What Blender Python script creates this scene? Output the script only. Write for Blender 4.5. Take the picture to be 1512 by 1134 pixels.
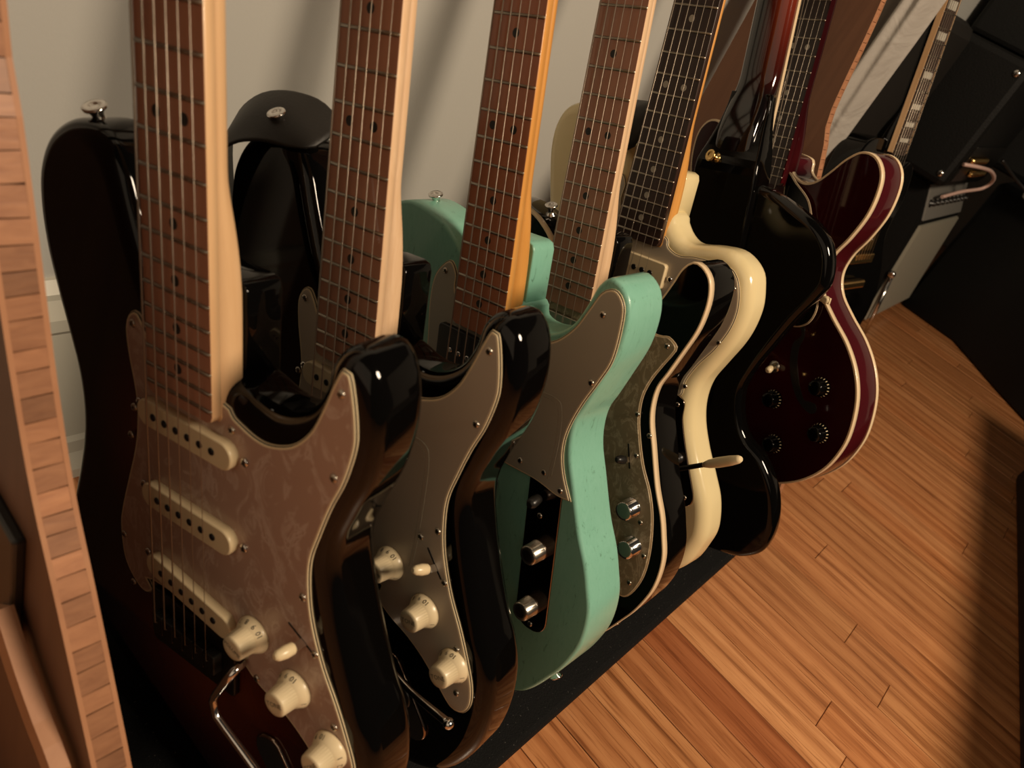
import bpy, bmesh, math, random
from mathutils import Matrix, Vector
random.seed(7)
C = bpy.context.scene.collection
for o in list(bpy.data.objects): bpy.data.objects.remove(o)

# ------------------------------------------------------------------ camera, world, light, exposure
cam_d = bpy.data.cameras.new('camera'); cam = bpy.data.objects.new('camera', cam_d); C.objects.link(cam)
CR = ((0.66101, -0.639552, 0.392478), (0.645661, 0.218255, -0.731769), (0.382344, 0.737115, 0.557203))
cam.matrix_world = Matrix(((*CR[0], 0), (*CR[1], 0), (*CR[2], .68), (0, 0, 0, 1)))
cam_d.sensor_width = 36; cam_d.lens = 36*1120/1512; cam_d.clip_start = .02
cam_d.dof.use_dof = True; cam_d.dof.focus_distance = .72; cam_d.dof.aperture_fstop = 9
bpy.context.scene.camera = cam
vs = bpy.context.scene.view_settings
vs.view_transform = 'Standard'; vs.look = 'None'; vs.gamma = 1; vs.use_curve_mapping = False
vs.exposure = 0.4
w = bpy.data.worlds.new('room_air'); bpy.context.scene.world = w; w.use_nodes = True
w.node_tree.nodes['Background'].inputs[0].default_value = (.9, .8, .68, 1)
w.node_tree.nodes['Background'].inputs[1].default_value = 0.018
def lamp(name, loc, power, col, r):
    d = bpy.data.lights.new(name, 'POINT'); d.energy = power; d.color = col; d.shadow_soft_size = r
    o = bpy.data.objects.new(name, d); o.location = loc; C.objects.link(o); return o
lamp('ceiling_lamp_bulb', (1.0, .52, 1.68), 100, (1, .80, .58), .2)
al = bpy.data.lights.new('room_bounce', 'AREA'); al.energy = 4.6; al.color = (1, .76, .52); al.shape = 'RECTANGLE'; al.size = 2.2; al.size_y = 1.8
ao = bpy.data.objects.new('room_bounce', al); ao.location = (.5, -1.5, 1.5); C.objects.link(ao)
ao.rotation_euler = (Vector((-.3, .5, .4))-Vector(ao.location)).to_track_quat('-Z', 'Y').to_euler()

# ------------------------------------------------------------------ materials
def mat(name, col, rough=.5, metal=0, coat=0, spec=.5):
    m = bpy.data.materials.new(name); m.use_nodes = True
    b = m.node_tree.nodes['Principled BSDF']
    b.inputs['Base Color'].default_value = (*col, 1); b.inputs['Roughness'].default_value = rough
    b.inputs['Metallic'].default_value = metal; b.inputs['Coat Weight'].default_value = coat
    b.inputs['Coat Roughness'].default_value = .04; b.inputs['Specular IOR Level'].default_value = spec
    return m
def nd(m, t, **kw):
    n = m.node_tree.nodes.new(t)
    for k, v in kw.items(): setattr(n, k, v)
    return n
def lk(m, a, b): m.node_tree.links.new(a, b)
def bsdf(m): return m.node_tree.nodes['Principled BSDF']
def ramp(m, fac, stops, interp='LINEAR'):
    r = nd(m, 'ShaderNodeValToRGB'); r.color_ramp.interpolation = interp
    e = r.color_ramp.elements
    while len(e) < len(stops): e.new(.5)
    for i, (p, c) in enumerate(stops): e[i].position = p; e[i].color = (*c, 1)
    lk(m, fac, r.inputs[0]); return r.outputs[0]
def objco(m, scale=(1, 1, 1), coord='Object', rnd=False):
    t = nd(m, 'ShaderNodeTexCoord'); mp = nd(m, 'ShaderNodeMapping'); mp.inputs['Scale'].default_value = scale
    lk(m, t.outputs[coord], mp.inputs[0])
    if rnd:
        oi = nd(m, 'ShaderNodeObjectInfo'); mu = nd(m, 'ShaderNodeVectorMath', operation='SCALE')
        cb = nd(m, 'ShaderNodeCombineXYZ')
        for i in range(3): lk(m, oi.outputs['Random'], cb.inputs[i])
        mu.inputs[3].default_value = 37.0; lk(m, cb.outputs[0], mu.inputs[0]); lk(m, mu.outputs[0], mp.inputs['Location'])
    return mp.outputs[0]
def noise(m, vec, scale, detail=4, dist=0, rough=.5):
    n = nd(m, 'ShaderNodeTexNoise'); n.inputs['Scale'].default_value = scale; n.inputs['Detail'].default_value = detail
    n.inputs['Distortion'].default_value = dist; n.inputs['Roughness'].default_value = rough
    lk(m, vec, n.inputs['Vector']); return n.outputs[0]
def bump(m, h, strength, dist=.001):
    b = nd(m, 'ShaderNodeBump'); b.inputs['Strength'].default_value = strength; b.inputs['Distance'].default_value = dist
    lk(m, h, b.inputs['Height']); lk(m, b.outputs[0], bsdf(m).inputs['Normal'])
def wood(name, c0, c1, scale=(60, 4, 60), rough=.4, coat=0, nscale=1., bmp=.15):
    m = mat(name, c0, rough, coat=coat)
    v = objco(m, scale, rnd=True); n = noise(m, v, nscale, 6, 1.2, .6)
    lk(m, ramp(m, n, [(.3, c0), (.7, c1)]), bsdf(m).inputs['Base Color'])
    if bmp: bump(m, n, bmp, .0004)
    return m

BLACK = mat('gloss_black', (.002, .0017, .0015), .06, coat=0, spec=.32)
BLKP = mat('black_plastic', (.012, .011, .010), .35)
BLKM = mat('black_metal', (.02, .018, .016), .3, metal=.6)
WHITEP = mat('aged_white_plastic', (.74, .61, .39), .3)
CREAMP = mat('cream_plastic', (.74, .60, .37), .3)
BINDING = mat('cream_binding', (.80, .62, .40), .3, coat=.3)
GUARD = mat('mint_guard', (.47, .40, .31), .32)
GUARDG = mat('grey_guard', (.40, .37, .29), .3)
CHROME = mat('chrome', (.75, .72, .68), .14, metal=1)
DCHROME = mat('chrome_dark_reflection', (.35, .27, .22), .12, metal=1)  # ordinary chrome, with dark surroundings' reflection put into its base colour
NICKEL = mat('worn_nickel', (.55, .50, .42), .28, metal=1)
FRETW = mat('fret_wire', (.36, .31, .25), .3, metal=1)
STEEL = mat('string_steel', (.42, .35, .28), .4, metal=1)
GOLD = mat('gold_plate', (.85, .56, .22), .22, metal=1)
INK = mat('dark_ink', (.03, .025, .02), .5)
GRAYL = mat('faint_grey_line', (.30, .27, .20), .5)
GRAYD = mat('dark_grey_foam', (.05, .048, .044), .9)
GRAYP = mat('grey_plastic', (.22, .21, .19), .4)
MAPLE = wood('maple', (.66, .40, .20), (.78, .52, .29), (40, 3, 40), .32, .25)
BOARDM = wood('lacquered_maple_board', (.36, .165, .10), (.44, .21, .13), (60, 5, 60), .3, .2)
MAPLES = wood('satin_maple', (.72, .47, .27), (.80, .56, .35), (90, 12, 90), .5, 0, 2.)
BOARDR = wood('amber_board', (.36, .125, .06), (.44, .165, .08), (60, 5, 60), .3, .2)
AMBER = wood('amber_maple', (.62, .27, .055), (.78, .38, .10), (60, 4, 60), .3, .3)
ROSE = wood('rosewood', (.022, .010, .007), (.045, .020, .013), (160, 8, 160), .35)
PEARL = mat('pearl_inlay', (.55, .52, .44), .2)
CLAY = mat('clay_dot', (.42, .38, .31), .4)

def pearloid(name, a, b, sc):
    m = mat(name, a, .3, coat=.1); v = objco(m, (sc, sc*.6, sc))
    n = noise(m, v, 1., 3, 2.4, .6)
    lk(m, ramp(m, n, [(.50, a), (.62, b), (.66, a), (.84, b)]), bsdf(m).inputs['Base Color']); return m
PEARLG = pearloid('pearl_guard_floor_tint', (.43, .28, .21), (.56, .42, .34), 45)  # white pearl; the floor's brown reflection is mixed into both tones
PEARLD = pearloid('dark_pearl_guard', (.30, .24, .15), (.50, .42, .29), 70)
# surf green lacquer with small scuffs
GREEN = mat('surf_green', (.25, .55, .42), .3, coat=.25)
v = objco(GREEN, (30, 8, 30)); n = noise(GREEN, v, 6, 6, 1.5, .7)
lk(GREEN, ramp(GREEN, n, [(.32, (.13, .29, .21)), (.39, (.215, .49, .375)), (.7, (.24, .52, .41))]), bsdf(GREEN).inputs['Base Color'])
CREAMB = mat('vintage_white', (.80, .67, .38), .16, coat=.3)
def burst(name, stops, circles):
    """sunburst: colour by distance from the middle of the bouts (local metres)"""
    m = mat(name, (0, 0, 0), .07, coat=0, spec=.32); t = nd(m, 'ShaderNodeTexCoord'); last = None
    for (cx, cy, sx, sy) in circles:
        mp = nd(m, 'ShaderNodeMapping', vector_type='TEXTURE'); mp.inputs['Location'].default_value = (cx, cy, 0)
        mp.inputs['Scale'].default_value = (sx, sy, 1e3); lk(m, t.outputs['Object'], mp.inputs[0])
        ln = nd(m, 'ShaderNodeVectorMath', operation='LENGTH'); lk(m, mp.outputs[0], ln.inputs[0])
        if last is None: last = ln.outputs['Value']
        else:
            mi = nd(m, 'ShaderNodeMath', operation='SMOOTH_MIN'); mi.inputs[2].default_value = .25
            lk(m, last, mi.inputs[0]); lk(m, ln.outputs['Value'], mi.inputs[1]); last = mi.outputs[0]
    lk(m, ramp(m, last, stops), bsdf(m).inputs['Base Color']); return m
BURST = burst('sunburst', [(.1, (.16, .035, .008)), (.5, (.05, .006, .003)), (.8, (.004, .0025, .002))],
              [(0, .11, .15, .12), (-.02, .27, .10, .12)])
BURGUNDY = burst('burgundy', [(.2, (.055, .004, .006)), (.9, (.026, .003, .004))], [(0, .15, .2, .16), (0, .36, .15, .15)])
REDRIM = mat('cherry_rim', (.06, .005, .008), .1, coat=.6)
NECKRED = mat('red_neck_burst_side_shade', (.1, .01, .005), .08, coat=.6)
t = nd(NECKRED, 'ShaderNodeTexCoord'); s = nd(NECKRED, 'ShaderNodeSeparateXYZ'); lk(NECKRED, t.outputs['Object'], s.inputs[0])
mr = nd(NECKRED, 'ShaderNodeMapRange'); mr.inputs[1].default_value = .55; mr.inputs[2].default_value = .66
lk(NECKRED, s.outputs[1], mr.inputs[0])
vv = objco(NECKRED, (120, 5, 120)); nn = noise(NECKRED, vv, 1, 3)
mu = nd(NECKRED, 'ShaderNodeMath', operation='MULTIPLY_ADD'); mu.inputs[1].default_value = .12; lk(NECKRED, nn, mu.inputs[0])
mx_ = nd(NECKRED, 'ShaderNodeMapRange'); mx_.inputs[1].default_value = .012; mx_.inputs[2].default_value = -.010; lk(NECKRED, s.outputs[0], mx_.inputs[0])  # sideways fade to black paints the neck's unlit side into the finish
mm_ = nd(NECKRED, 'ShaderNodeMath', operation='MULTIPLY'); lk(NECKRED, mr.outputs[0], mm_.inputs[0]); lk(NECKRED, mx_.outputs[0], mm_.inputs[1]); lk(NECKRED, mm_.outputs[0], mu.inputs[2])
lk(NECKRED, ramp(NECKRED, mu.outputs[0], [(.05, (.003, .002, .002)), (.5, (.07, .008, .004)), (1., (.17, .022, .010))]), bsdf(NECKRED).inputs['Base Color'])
# room
WALL = mat('wall_paint', (.52, .515, .48), .75); bump(WALL, noise(WALL, objco(WALL, (1, 1, 1)), 350, 4), .12, .001)
TRIM = mat('trim_paint', (.56, .54, .46), .4)
PLYD = wood('bamboo_face', (.115, .05, .026), (.155, .07, .036), (40, 40, 3), .5)
CARPET = mat('black_carpet', (.010, .010, .010), .95, spec=.15)
bump(CARPET, noise(CARPET, objco(CARPET), 700, 5), .9, .002)
vc = noise(CARPET, objco(CARPET), 420, 2); lk(CARPET, ramp(CARPET, vc, [(.68, (.009, .009, .009)), (.78, (.10, .095, .085))]), bsdf(CARPET).inputs['Base Color'])
TOLEX = mat('black_tolex', (.0035, .0035, .0032), .6, spec=.25); bump(TOLEX, noise(TOLEX, objco(TOLEX), 260, 4), .6, .001)
GRILLE = mat('silver_grille', (.30, .28, .22), .8); bump(GRILLE, noise(GRILLE, objco(GRILLE, (1, 1, 1)), 500, 2), .7, .001)
CLOTH = mat('grey_cloth', (.42, .39, .35), .8); bump(CLOTH, noise(CLOTH, objco(CLOTH, (1, 1, 1)), 12, 5, 1.2, .5), .35, .02)
DARKB = mat('dark_brown_vinyl', (.006, .004, .003), .6)
LEATHER = mat('black_leather', (.014, .012, .010), .5); bump(LEATHER, noise(LEATHER, objco(LEATHER), 500, 4), .3, .0005)
OAK = mat('oak_floor', (.4, .2, .08), .28, coat=.12)
v = objco(OAK, (5, 90, 1), rnd=True); n1 = noise(OAK, v, 1., 7, .7, .62)
v2 = objco(OAK, (1.1, 13, 1), rnd=True); wv = nd(OAK, 'ShaderNodeTexWave', wave_type='BANDS', bands_direction='Y'); wv.inputs['Scale'].default_value = .8
wv.inputs['Distortion'].default_value = 11; wv.inputs['Detail'].default_value = 3; wv.inputs['Detail Scale'].default_value = .55; lk(OAK, v2, wv.inputs[0])
mx = nd(OAK, 'ShaderNodeMath', operation='MULTIPLY_ADD'); mx.inputs[1].default_value = .22; lk(OAK, wv.outputs[1], mx.inputs[0]); 
ms = nd(OAK, 'ShaderNodeMath', operation='MULTIPLY'); ms.inputs[1].default_value = .78; lk(OAK, n1, ms.inputs[0]); lk(OAK, ms.outputs[0], mx.inputs[2])
cr = ramp(OAK, mx.outputs[0], [(.26, (.24, .088, .030)), (.42, (.43, .175, .066)), (.62, (.56, .255, .105))])
oi = nd(OAK, 'ShaderNodeObjectInfo'); mm = nd(OAK, 'ShaderNodeMix', data_type='RGBA', blend_type='MULTIPLY'); mm.inputs[0].default_value = 1
lk(OAK, cr, mm.inputs[6]); lk(OAK, oi.outputs['Color'], mm.inputs[7]); v3 = objco(OAK, (14, 420, 1), rnd=True); n3 = noise(OAK, v3, 1., 3, .2, .6)
pr_ = ramp(OAK, n3, [(.34, (.66, .58, .52)), (.46, (1, 1, 1)), (.70, (1.0, 1.0, 1.0)), (.80, (1.15, 1.17, 1.2))])
m3 = nd(OAK, 'ShaderNodeMix', data_type='RGBA', blend_type='MULTIPLY'); m3.inputs[0].default_value = 1
lk(OAK, mm.outputs[2], m3.inputs[6]); lk(OAK, pr_, m3.inputs[7]); lk(OAK, m3.outputs[2], bsdf(OAK).inputs['Base Color']); bump(OAK, n1, .12, .0005)
BAMB = mat('bamboo_block', (.5, .3, .15), .5)
v = objco(BAMB, (50, 50, 260), rnd=True); n1 = noise(BAMB, v, 1., 5, .5, .6)
cr = ramp(BAMB, n1, [(.3, (.27, .125, .065)), (.7, (.38, .19, .10))]); oi = nd(BAMB, 'ShaderNodeObjectInfo')
mm = nd(BAMB, 'ShaderNodeMix', data_type='RGBA', blend_type='MULTIPLY'); mm.inputs[0].default_value = 1
lk(BAMB, cr, mm.inputs[6]); lk(BAMB, oi.outputs['Color'], mm.inputs[7]); lk(BAMB, mm.outputs[2], bsdf(BAMB).inputs['Base Color']); bump(BAMB, n1, .3, .0005)
PLYF = wood('bamboo_veneer', (.36, .165, .08), (.43, .21, .105), (30, 30, 3), .6)

# ------------------------------------------------------------------ mesh helpers (mm in, metres out)
def obj(name, bm, m, parent=None, smooth=None, color=None):
    me = bpy.data.meshes.new(name)
    if smooth is not None:
        for f in bm.faces: f.smooth = smooth
    bmesh.ops.recalc_face_normals(bm, faces=bm.faces)
    bm.to_mesh(me); bm.free(); me.materials.append(m)
    o = bpy.data.objects.new(name, me); C.objects.link(o)
    if parent is not None: o.parent = parent
    if color: o.color = (*color, 1)
    return o
def tag(o, label, cat, group=None, kind=None):
    o['label'] = label; o['category'] = cat
    if group: o['group'] = group
    if kind: o['kind'] = kind
    return o
def thing(name, label, cat, mw=None, group=None):
    o = bpy.data.objects.new(name, None); C.objects.link(o); o.empty_display_size = .03
    if mw is not None: o.matrix_world = mw
    return tag(o, label, cat, group)
def struct(o):
    o['kind'] = 'structure'; return o
def spline(pts, step=4.0, closed=True, corner=()):
    """Catmull-Rom through pts; indices in corner stay sharp"""
    P = [Vector(p) for p in pts]; n = len(P); out = []
    rng = range(n if closed else n-1)
    for i in rng:
        p1, p2 = P[i], P[(i+1) % n]
        p0 = P[(i-1) % n] if (closed or i > 0) else p1; p3 = P[(i+2) % n] if (closed or i < n-2) else p2
        if i in corner: p0 = p1 - (p2-p1)*.3
        if (i+1) % n in corner: p3 = p2 + (p2-p1)*.3
        k = max(1, int((p2-p1).length/step))
        for j in range(k):
            t = j/k
            out.append(.5*((2*p1)+(p2-p0)*t+(2*p0-5*p1+4*p2-p3)*t*t+(-p0+3*p1-3*p2+p3)*t*t*t))
    if not closed: out.append(P[-1])
    return out
def area(c): return .5*sum(c[i][0]*c[(i+1) % len(c)][1]-c[(i+1) % len(c)][0]*c[i][1] for i in range(len(c)))
def inset(c, d):
    """move contour inwards by d in small steps (contour must be CCW); edges that flip are collapsed"""
    k = max(1, int(abs(d)/1.)); P = [p.copy() for p in c]; n = len(P)
    for _ in range(k):
        out = []
        for i in range(n):
            b = P[i]; a = b; e = b; j = 1
            while (b-a).length < .3 and j < 12: a = P[(i-j) % n]; j += 1
            j = 1
            while (e-b).length < .3 and j < 12: e = P[(i+j) % n]; j += 1
            t1 = (b-a); t2 = (e-b)
            n1 = Vector((-t1.y, t1.x)).normalized(); n2 = Vector((-t2.y, t2.x)).normalized()
            m = n1+n2
            m = n1 if m.length < 1e-3 else m.normalized()
            out.append(b+m*(d/k)/max(.6, m.dot(n1)))
        for i in range(n):
            q = (i+1) % n
            if (out[q]-out[i]).dot(c[q]-c[i]) < 0: out[i] = out[q] = (out[i]+out[q])/2
        P = out
    return [p+Vector((1e-4*(i % 3), 1e-4*(i % 2))) for i, p in enumerate(P)]
Y0 = [150.]          # current guitar's distance from saddle to the bottom of the body
def V(x, y, z): return Vector((x/1000, (y+Y0[0])/1000, z/1000))
def slab(c, z0, z1, rt=0., rb=0., seg=5, shear=None):
    """extruded contour from z0 (back) to z1 (front) with rounded edges"""
    c = [Vector((p[0], p[1])) for p in c]
    if area(c) < 0: c = c[::-1]
    layers = []
    if rb > 0:
        for i in range(seg+1):
            a = math.pi/2*i/seg; layers.append((rb*(1-math.sin(a)), z0+rb*(1-math.cos(a))))
    else: layers.append((0, z0))
    if rt > 0:
        for i in range(seg+1):
            a = math.pi/2*i/seg; layers.append((rt*(1-math.cos(a)), z1-rt*(1-math.sin(a))))
    else: layers.append((0, z1))
    bm = bmesh.new(); rings = []
    for d, z in layers:
        cc = inset(c, d) if d > 0 else c
        rings.append([bm.verts.new(V(p.x, p.y, z)) for p in cc])
    n = len(c)
    for a, b in zip(rings, rings[1:]):
        for i in range(n):
            f = bm.faces.new((a[i], a[(i+1) % n], b[(i+1) % n], b[i])); f.smooth = True
    bm.faces.new(rings[0][::-1]); bm.faces.new(rings[-1])
    return bm
def ringband(c, z0, z1, outer=.3, wid=2.5):
    c = [Vector((p[0], p[1])) for p in c]
    if area(c) < 0: c = c[::-1]
    bm = bmesh.new(); L = [(-outer, z0), (-outer, z1-.8), (-outer+.8, z1), (wid-.3, z1), (wid, z0)]
    rings = [[bm.verts.new(V(p.x, p.y, z)) for p in inset(c, d)] for d, z in L]; n = len(c)
    for k in range(5):
        a, b = rings[k], rings[(k+1) % 5]
        for i in range(n):
            f = bm.faces.new((a[i], a[(i+1) % n], b[(i+1) % n], b[i])); f.smooth = k in (0, 1)
    return bm
def box(x0, x1, y0, y1, z0, z1, bev=0., raw=False):
    bm = bmesh.new(); g = bmesh.ops.create_cube(bm, size=1)
    for v in bm.verts:
        x = x0 if v.co.x < 0 else x1; y = y0 if v.co.y < 0 else y1; z = z0 if v.co.z < 0 else z1
        v.co = Vector((x, y, z)) if raw else V(x, y, z)
    if bev: bmesh.ops.bevel(bm, geom=bm.edges[:], offset=bev if raw else bev/1000, segments=2, affect='EDGES', profile=.5)
    return bm
def frame_to(axis):
    a = Vector(axis).normalized(); h = Vector((0, 0, 1)) if abs(a.z) < .9 else Vector((1, 0, 0))
    u = h.cross(a).normalized(); return u, a.cross(u), a
def lathe(prof, c=(0, 0, 0), axis=(0, 0, 1), seg=20, knurl=None, raw=False, bm=None):
    """prof: list of (radius, height). units mm (raw: metres)"""
    bm = bm or bmesh.new(); u, w_, a = frame_to(axis); c = Vector(c); rings = []
    for k, (r, h) in enumerate(prof):
        ring = []
        for i in range(seg):
            rr = r
            if knurl and k in knurl: rr = r*(1.0 if i % 2 else .93)
            t = 2*math.pi*i/seg; p = c+a*h+(u*math.cos(t)+w_*math.sin(t))*rr
            ring.append(bm.verts.new(p if raw else V(*p)))
        rings.append(ring)
    for ra, rb in zip(rings, rings[1:]):
        for i in range(seg):
            f = bm.faces.new((ra[i], ra[(i+1) % seg], rb[(i+1) % seg], rb[i])); f.smooth = True
    bm.faces.new(rings[0][::-1]); bm.faces.new(rings[-1]); return bm
def tube(pts, r, seg=8, raw=False, bm=None, rend=None):
    bm = bm or bmesh.new(); P = [Vector(p) for p in pts]; rings = []
    u = None
    for i, p in enumerate(P):
        t = (P[min(i+1, len(P)-1)]-P[max(i-1, 0)]).normalized()
        if u is None: u = frame_to(t)[0]
        u = (u-t*u.dot(t)).normalized(); w_ = t.cross(u)
        rr = r if rend is None else r+(rend-r)*i/(len(P)-1)
        rings.append([bm.verts.new((q if raw else V(*q))) for q in [p+(u*math.cos(2*math.pi*k/seg)+w_*math.sin(2*math.pi*k/seg))*rr for k in range(seg)]])
    for ra, rb in zip(rings, rings[1:]):
        for i in range(seg):
            f = bm.faces.new((ra[i], ra[(i+1) % seg], rb[(i+1) % seg], rb[i])); f.smooth = True
    bm.faces.new(rings[0][::-1]); bm.faces.new(rings[-1]); return bm
def sphere(c, r, raw=False, bm=None, sc=(1, 1, 1)):
    bm = bm or bmesh.new(); g = bmesh.ops.create_uvsphere(bm, u_segments=12, v_segments=8, radius=1)
    for v in g['verts']:
        p = Vector(c)+Vector((v.co.x*sc[0], v.co.y*sc[1], v.co.z*sc[2]))*r; v.co = p if raw else V(*p)
    for f in bm.faces: f.smooth = True
    return bm
def rrect(cx, cy, lx, ly, r, ang=0, n=5):
    out = []
    for (sx, sy, a0) in ((1, 1, 0), (-1, 1, 90), (-1, -1, 180), (1, -1, 270)):
        for i in range(n+1):
            a = math.radians(a0+90*i/n); out.append((sx*(lx/2-r)+r*math.cos(a), sy*(ly/2-r)+r*math.sin(a)))
    ca, sa = math.cos(math.radians(ang)), math.sin(math.radians(ang))
    return [Vector((cx+x*ca-y*sa, cy+x*sa+y*ca)) for x, y in out]
def text_bm(bm, s, size, M):
    """add flat lettering (font size in mm) to bm, placed by matrix M in local mm"""
    cu = bpy.data.curves.new('t', 'FONT'); cu.body = s; cu.size = size; cu.align_x = 'CENTER'; cu.align_y = 'CENTER'; cu.resolution_u = 2
    to = bpy.data.objects.new('t', cu); C.objects.link(to); me = bpy.data.meshes.new_from_object(to)
    vs_ = [bm.verts.new(V(*(M @ v.co))) for v in me.vertices]
    for p in me.polygons:
        try: bm.faces.new([vs_[i] for i in p.vertices])
        except ValueError: pass
    bpy.data.objects.remove(to); bpy.data.curves.remove(cu); bpy.data.meshes.remove(me)

# ------------------------------------------------------------------ guitar parts
def fretpos(n, s): return s*2**(-n/12)
def bwid(y, s, wn=42., wb=56.5): return wn+(s-y)*(wb-wn)/(s*.72)
def neck(root, s=648, nfret=22, fz=10., side=MAPLE, board=None, dot=BLKP, twelve_wide=True, heel_y=250., heel_depth=25., bind=None, binddots=None, end=None, x0=0., frets=True, slabboard=6., wn=42., wb=56.5):
    bwid = lambda y, s: wn+(s-y)*(wb-wn)/(s*.72)
    board = board or side; yb = end if end is not None else fretpos(nfret, s)-8; top = fz-1.
    # back of the neck: lofted super-ellipse sections, square at the heel
    bm = bmesh.new(); rings = []
    ys = [yb, yb+3]+[yb+10+i*(heel_y-yb-10)/5 for i in range(6)]+[heel_y+i*60/8 for i in range(1, 9)]+[heel_y+60+i*(s-heel_y-60)/10 for i in range(1, 11)]
    for y in ys:
        k = min(1, max(0, (y-heel_y+25)/75)); k = k*k*(3-2*k); e = 7*(1-k)+2.3*k
        dp = heel_depth*(1-k)+(22.-3*(y-heel_y)/s)*k - slabboard; wdt = bwid(y, s)/2-.1
        if y == yb: wdt -= 1.5
        ring = []; N = 16
        for i in range(N+1):
            a = math.pi*i/N; cx, sx = math.cos(a), math.sin(a)
            ring.append(bm.verts.new(V(x0+wdt*math.copysign(abs(cx)**(2/e), cx), y, top-slabboard-dp*abs(sx)**(2/e))))
        rings.append(ring)
    for a, b in zip(rings, rings[1:]):
        for i in range(len(a)-1):
            f = bm.faces.new((a[i], b[i], b[i+1], a[i+1])); f.smooth = True
        bm.faces.new((a[0], a[-1], b[-1], b[0]))
    bm.faces.new(rings[0]); bm.faces.new(rings[-1][::-1])
    nk = obj('neck', bm, side, root)
    # fingerboard
    w0, w1 = bwid(yb, s)/2, bwid(s, s)/2
    r = 5.
    cont = [(x0-w0, yb+r), (x0-w0+1.5, yb+1.5), (x0-w0+r, yb), (x0+w0-r, yb), (x0+w0-1.5, yb+1.5), (x0+w0, yb+r), (x0+w1, s), (x0-w1, s)]
    fb = obj('fingerboard', slab(cont, top-slabboard, top, .5, 0, 2), board, root)
    if board in (BOARDM, BOARDR):
        fb.data.materials.append(side)
        for p in fb.data.polygons: p.material_index = 0 if p.normal.z > .5 else 1
    if bind:
        for sg in (-1, 1):
            b = bmesh.new()
            pts = [(x0+sg*(w0+.25), yb+4), (x0+sg*(w1+.25), s)]
            q = []
            for (x, y) in pts:
                for dx, z in ((0, top-slabboard-.2), (0, top+.05), (-1.6*sg, top+.06), (-1.6*sg, top-slabboard-.2)): q.append(b.verts.new(V(x+dx, y, z)))
            for i in range(4): b.faces.new((q[i], q[(i+1) % 4], q[4+(i+1) % 4], q[4+i]))
            b.faces.new(q[:4]); b.faces.new(q[4:])
            bo = obj('neck_binding', b, bind, root)
    if frets:
        for n in range(1, nfret+1):
            y = fretpos(n, s); w_ = bwid(y, s)/2-.1; b = bmesh.new(); rr = []
            for x in (-w_, -w_+1.2, 0, w_-1.2, w_):
                z0 = top-.3; h = .35 if abs(x) > w_-.5 else 1.25
                rr.append([b.verts.new(V(x0+x, y+dy, z0+dz*h)) for dy, dz in ((-1.3, 0), (-.8, 1.), (0, 1.25), (.8, 1.), (1.3, 0))])
            for p, q in zip(rr, rr[1:]):
                for i in range(4): b.faces.new((p[i], p[i+1], q[i+1], q[i])).smooth = True
                b.faces.new((p[0], q[0], q[4], p[4]))
            b.faces.new(rr[0]); b.faces.new(rr[-1]); obj('fret', b, FRETW, root)
        for n in (3, 5, 7, 9, 12, 15, 17, 19, 21):
            if n > nfret: continue
            y = (fretpos(n, s)+fretpos(n-1, s))/2
            for x in ((-10.5, 10.5) if n == 12 else (0,)):
                obj('position_dot', lathe([(3.2, -.5), (3.2, .06)], (x0+x, y, top), seg=16), dot, root)
    obj('nut', box(x0-w1, x0+w1, s, s+3.5, top-2, top+2.2, .4), CREAMP, root)
    return nk
def strings(root, s=648, zs=14., zn=11.5, end=-8., x0=0.):
    for i in range(6):
        k = i/5-.5
        obj('string', tube([(x0+k*35, s+2, zn), (x0+k*52, 0, zs), (x0+k*52, end, zs-8)], [.62, .55, .46, .34, .26, .2][i], 6), STEEL, root)
def headstock(root, s, style, m, z=9.):
    if style == 'inline':
        c = [(-21, s+2), (21, s+2), (24, s+20), (30, s+34), (44, s+40), (52, s+52), (46, s+66), (36, s+74), (20, s+120), (0, s+176), (-18, s+186), (-40, s+178), (-44, s+160), (-36, s+148), (-32, s+120), (-28, s+60), (-22, s+20)]
        peg = [(-30-.06*i, s+30+24*i) for i in range(6)]
    else:
        c = [(-21, s+2), (21, s+2), (26, s+16), (36, s+34), (38, s+90), (41, s+128), (22, s+134), (0, s+128), (-22, s+134), (-41, s+128), (-38, s+90), (-36, s+34), (-26, s+16)]
        peg = [(sx*32, s+46+32*i) for sx in (-1, 1) for i in range(3)]
    obj('headstock', slab(spline(c, 8), z-19, z-5, 1.5, 1.5, 2), m, root)
    for i, (x, y) in enumerate(peg):
        if style == 'inline': x = -14-.5*i
        sg = -1 if style == 'inline' or x < 0 else 1
        p = obj('tuning_peg', lathe([(4.5, 0), (4.5, 2), (3, 3), (3, 14)], (x*.7 if style != 'inline' else x, y, z-5), seg=10), CHROME, root)
        obj('peg_button', sphere((x*.7+sg*(34 if style == 'inline' else 26), y, z-14), 8, sc=(1, .7, .4)), CHROME, p)
def contour(pts, step=4., corner=()): return spline([Vector(p) for p in pts], step, True, corner)
def shield_line(root, pts):
    for d in (0, 3.2):
        c = [Vector((x-d, y-d, 2.02)) for x, y in pts]
        obj('shield_outline', tube(spline(c, 4, False), .28, 4), GRAYL, root)
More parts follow.
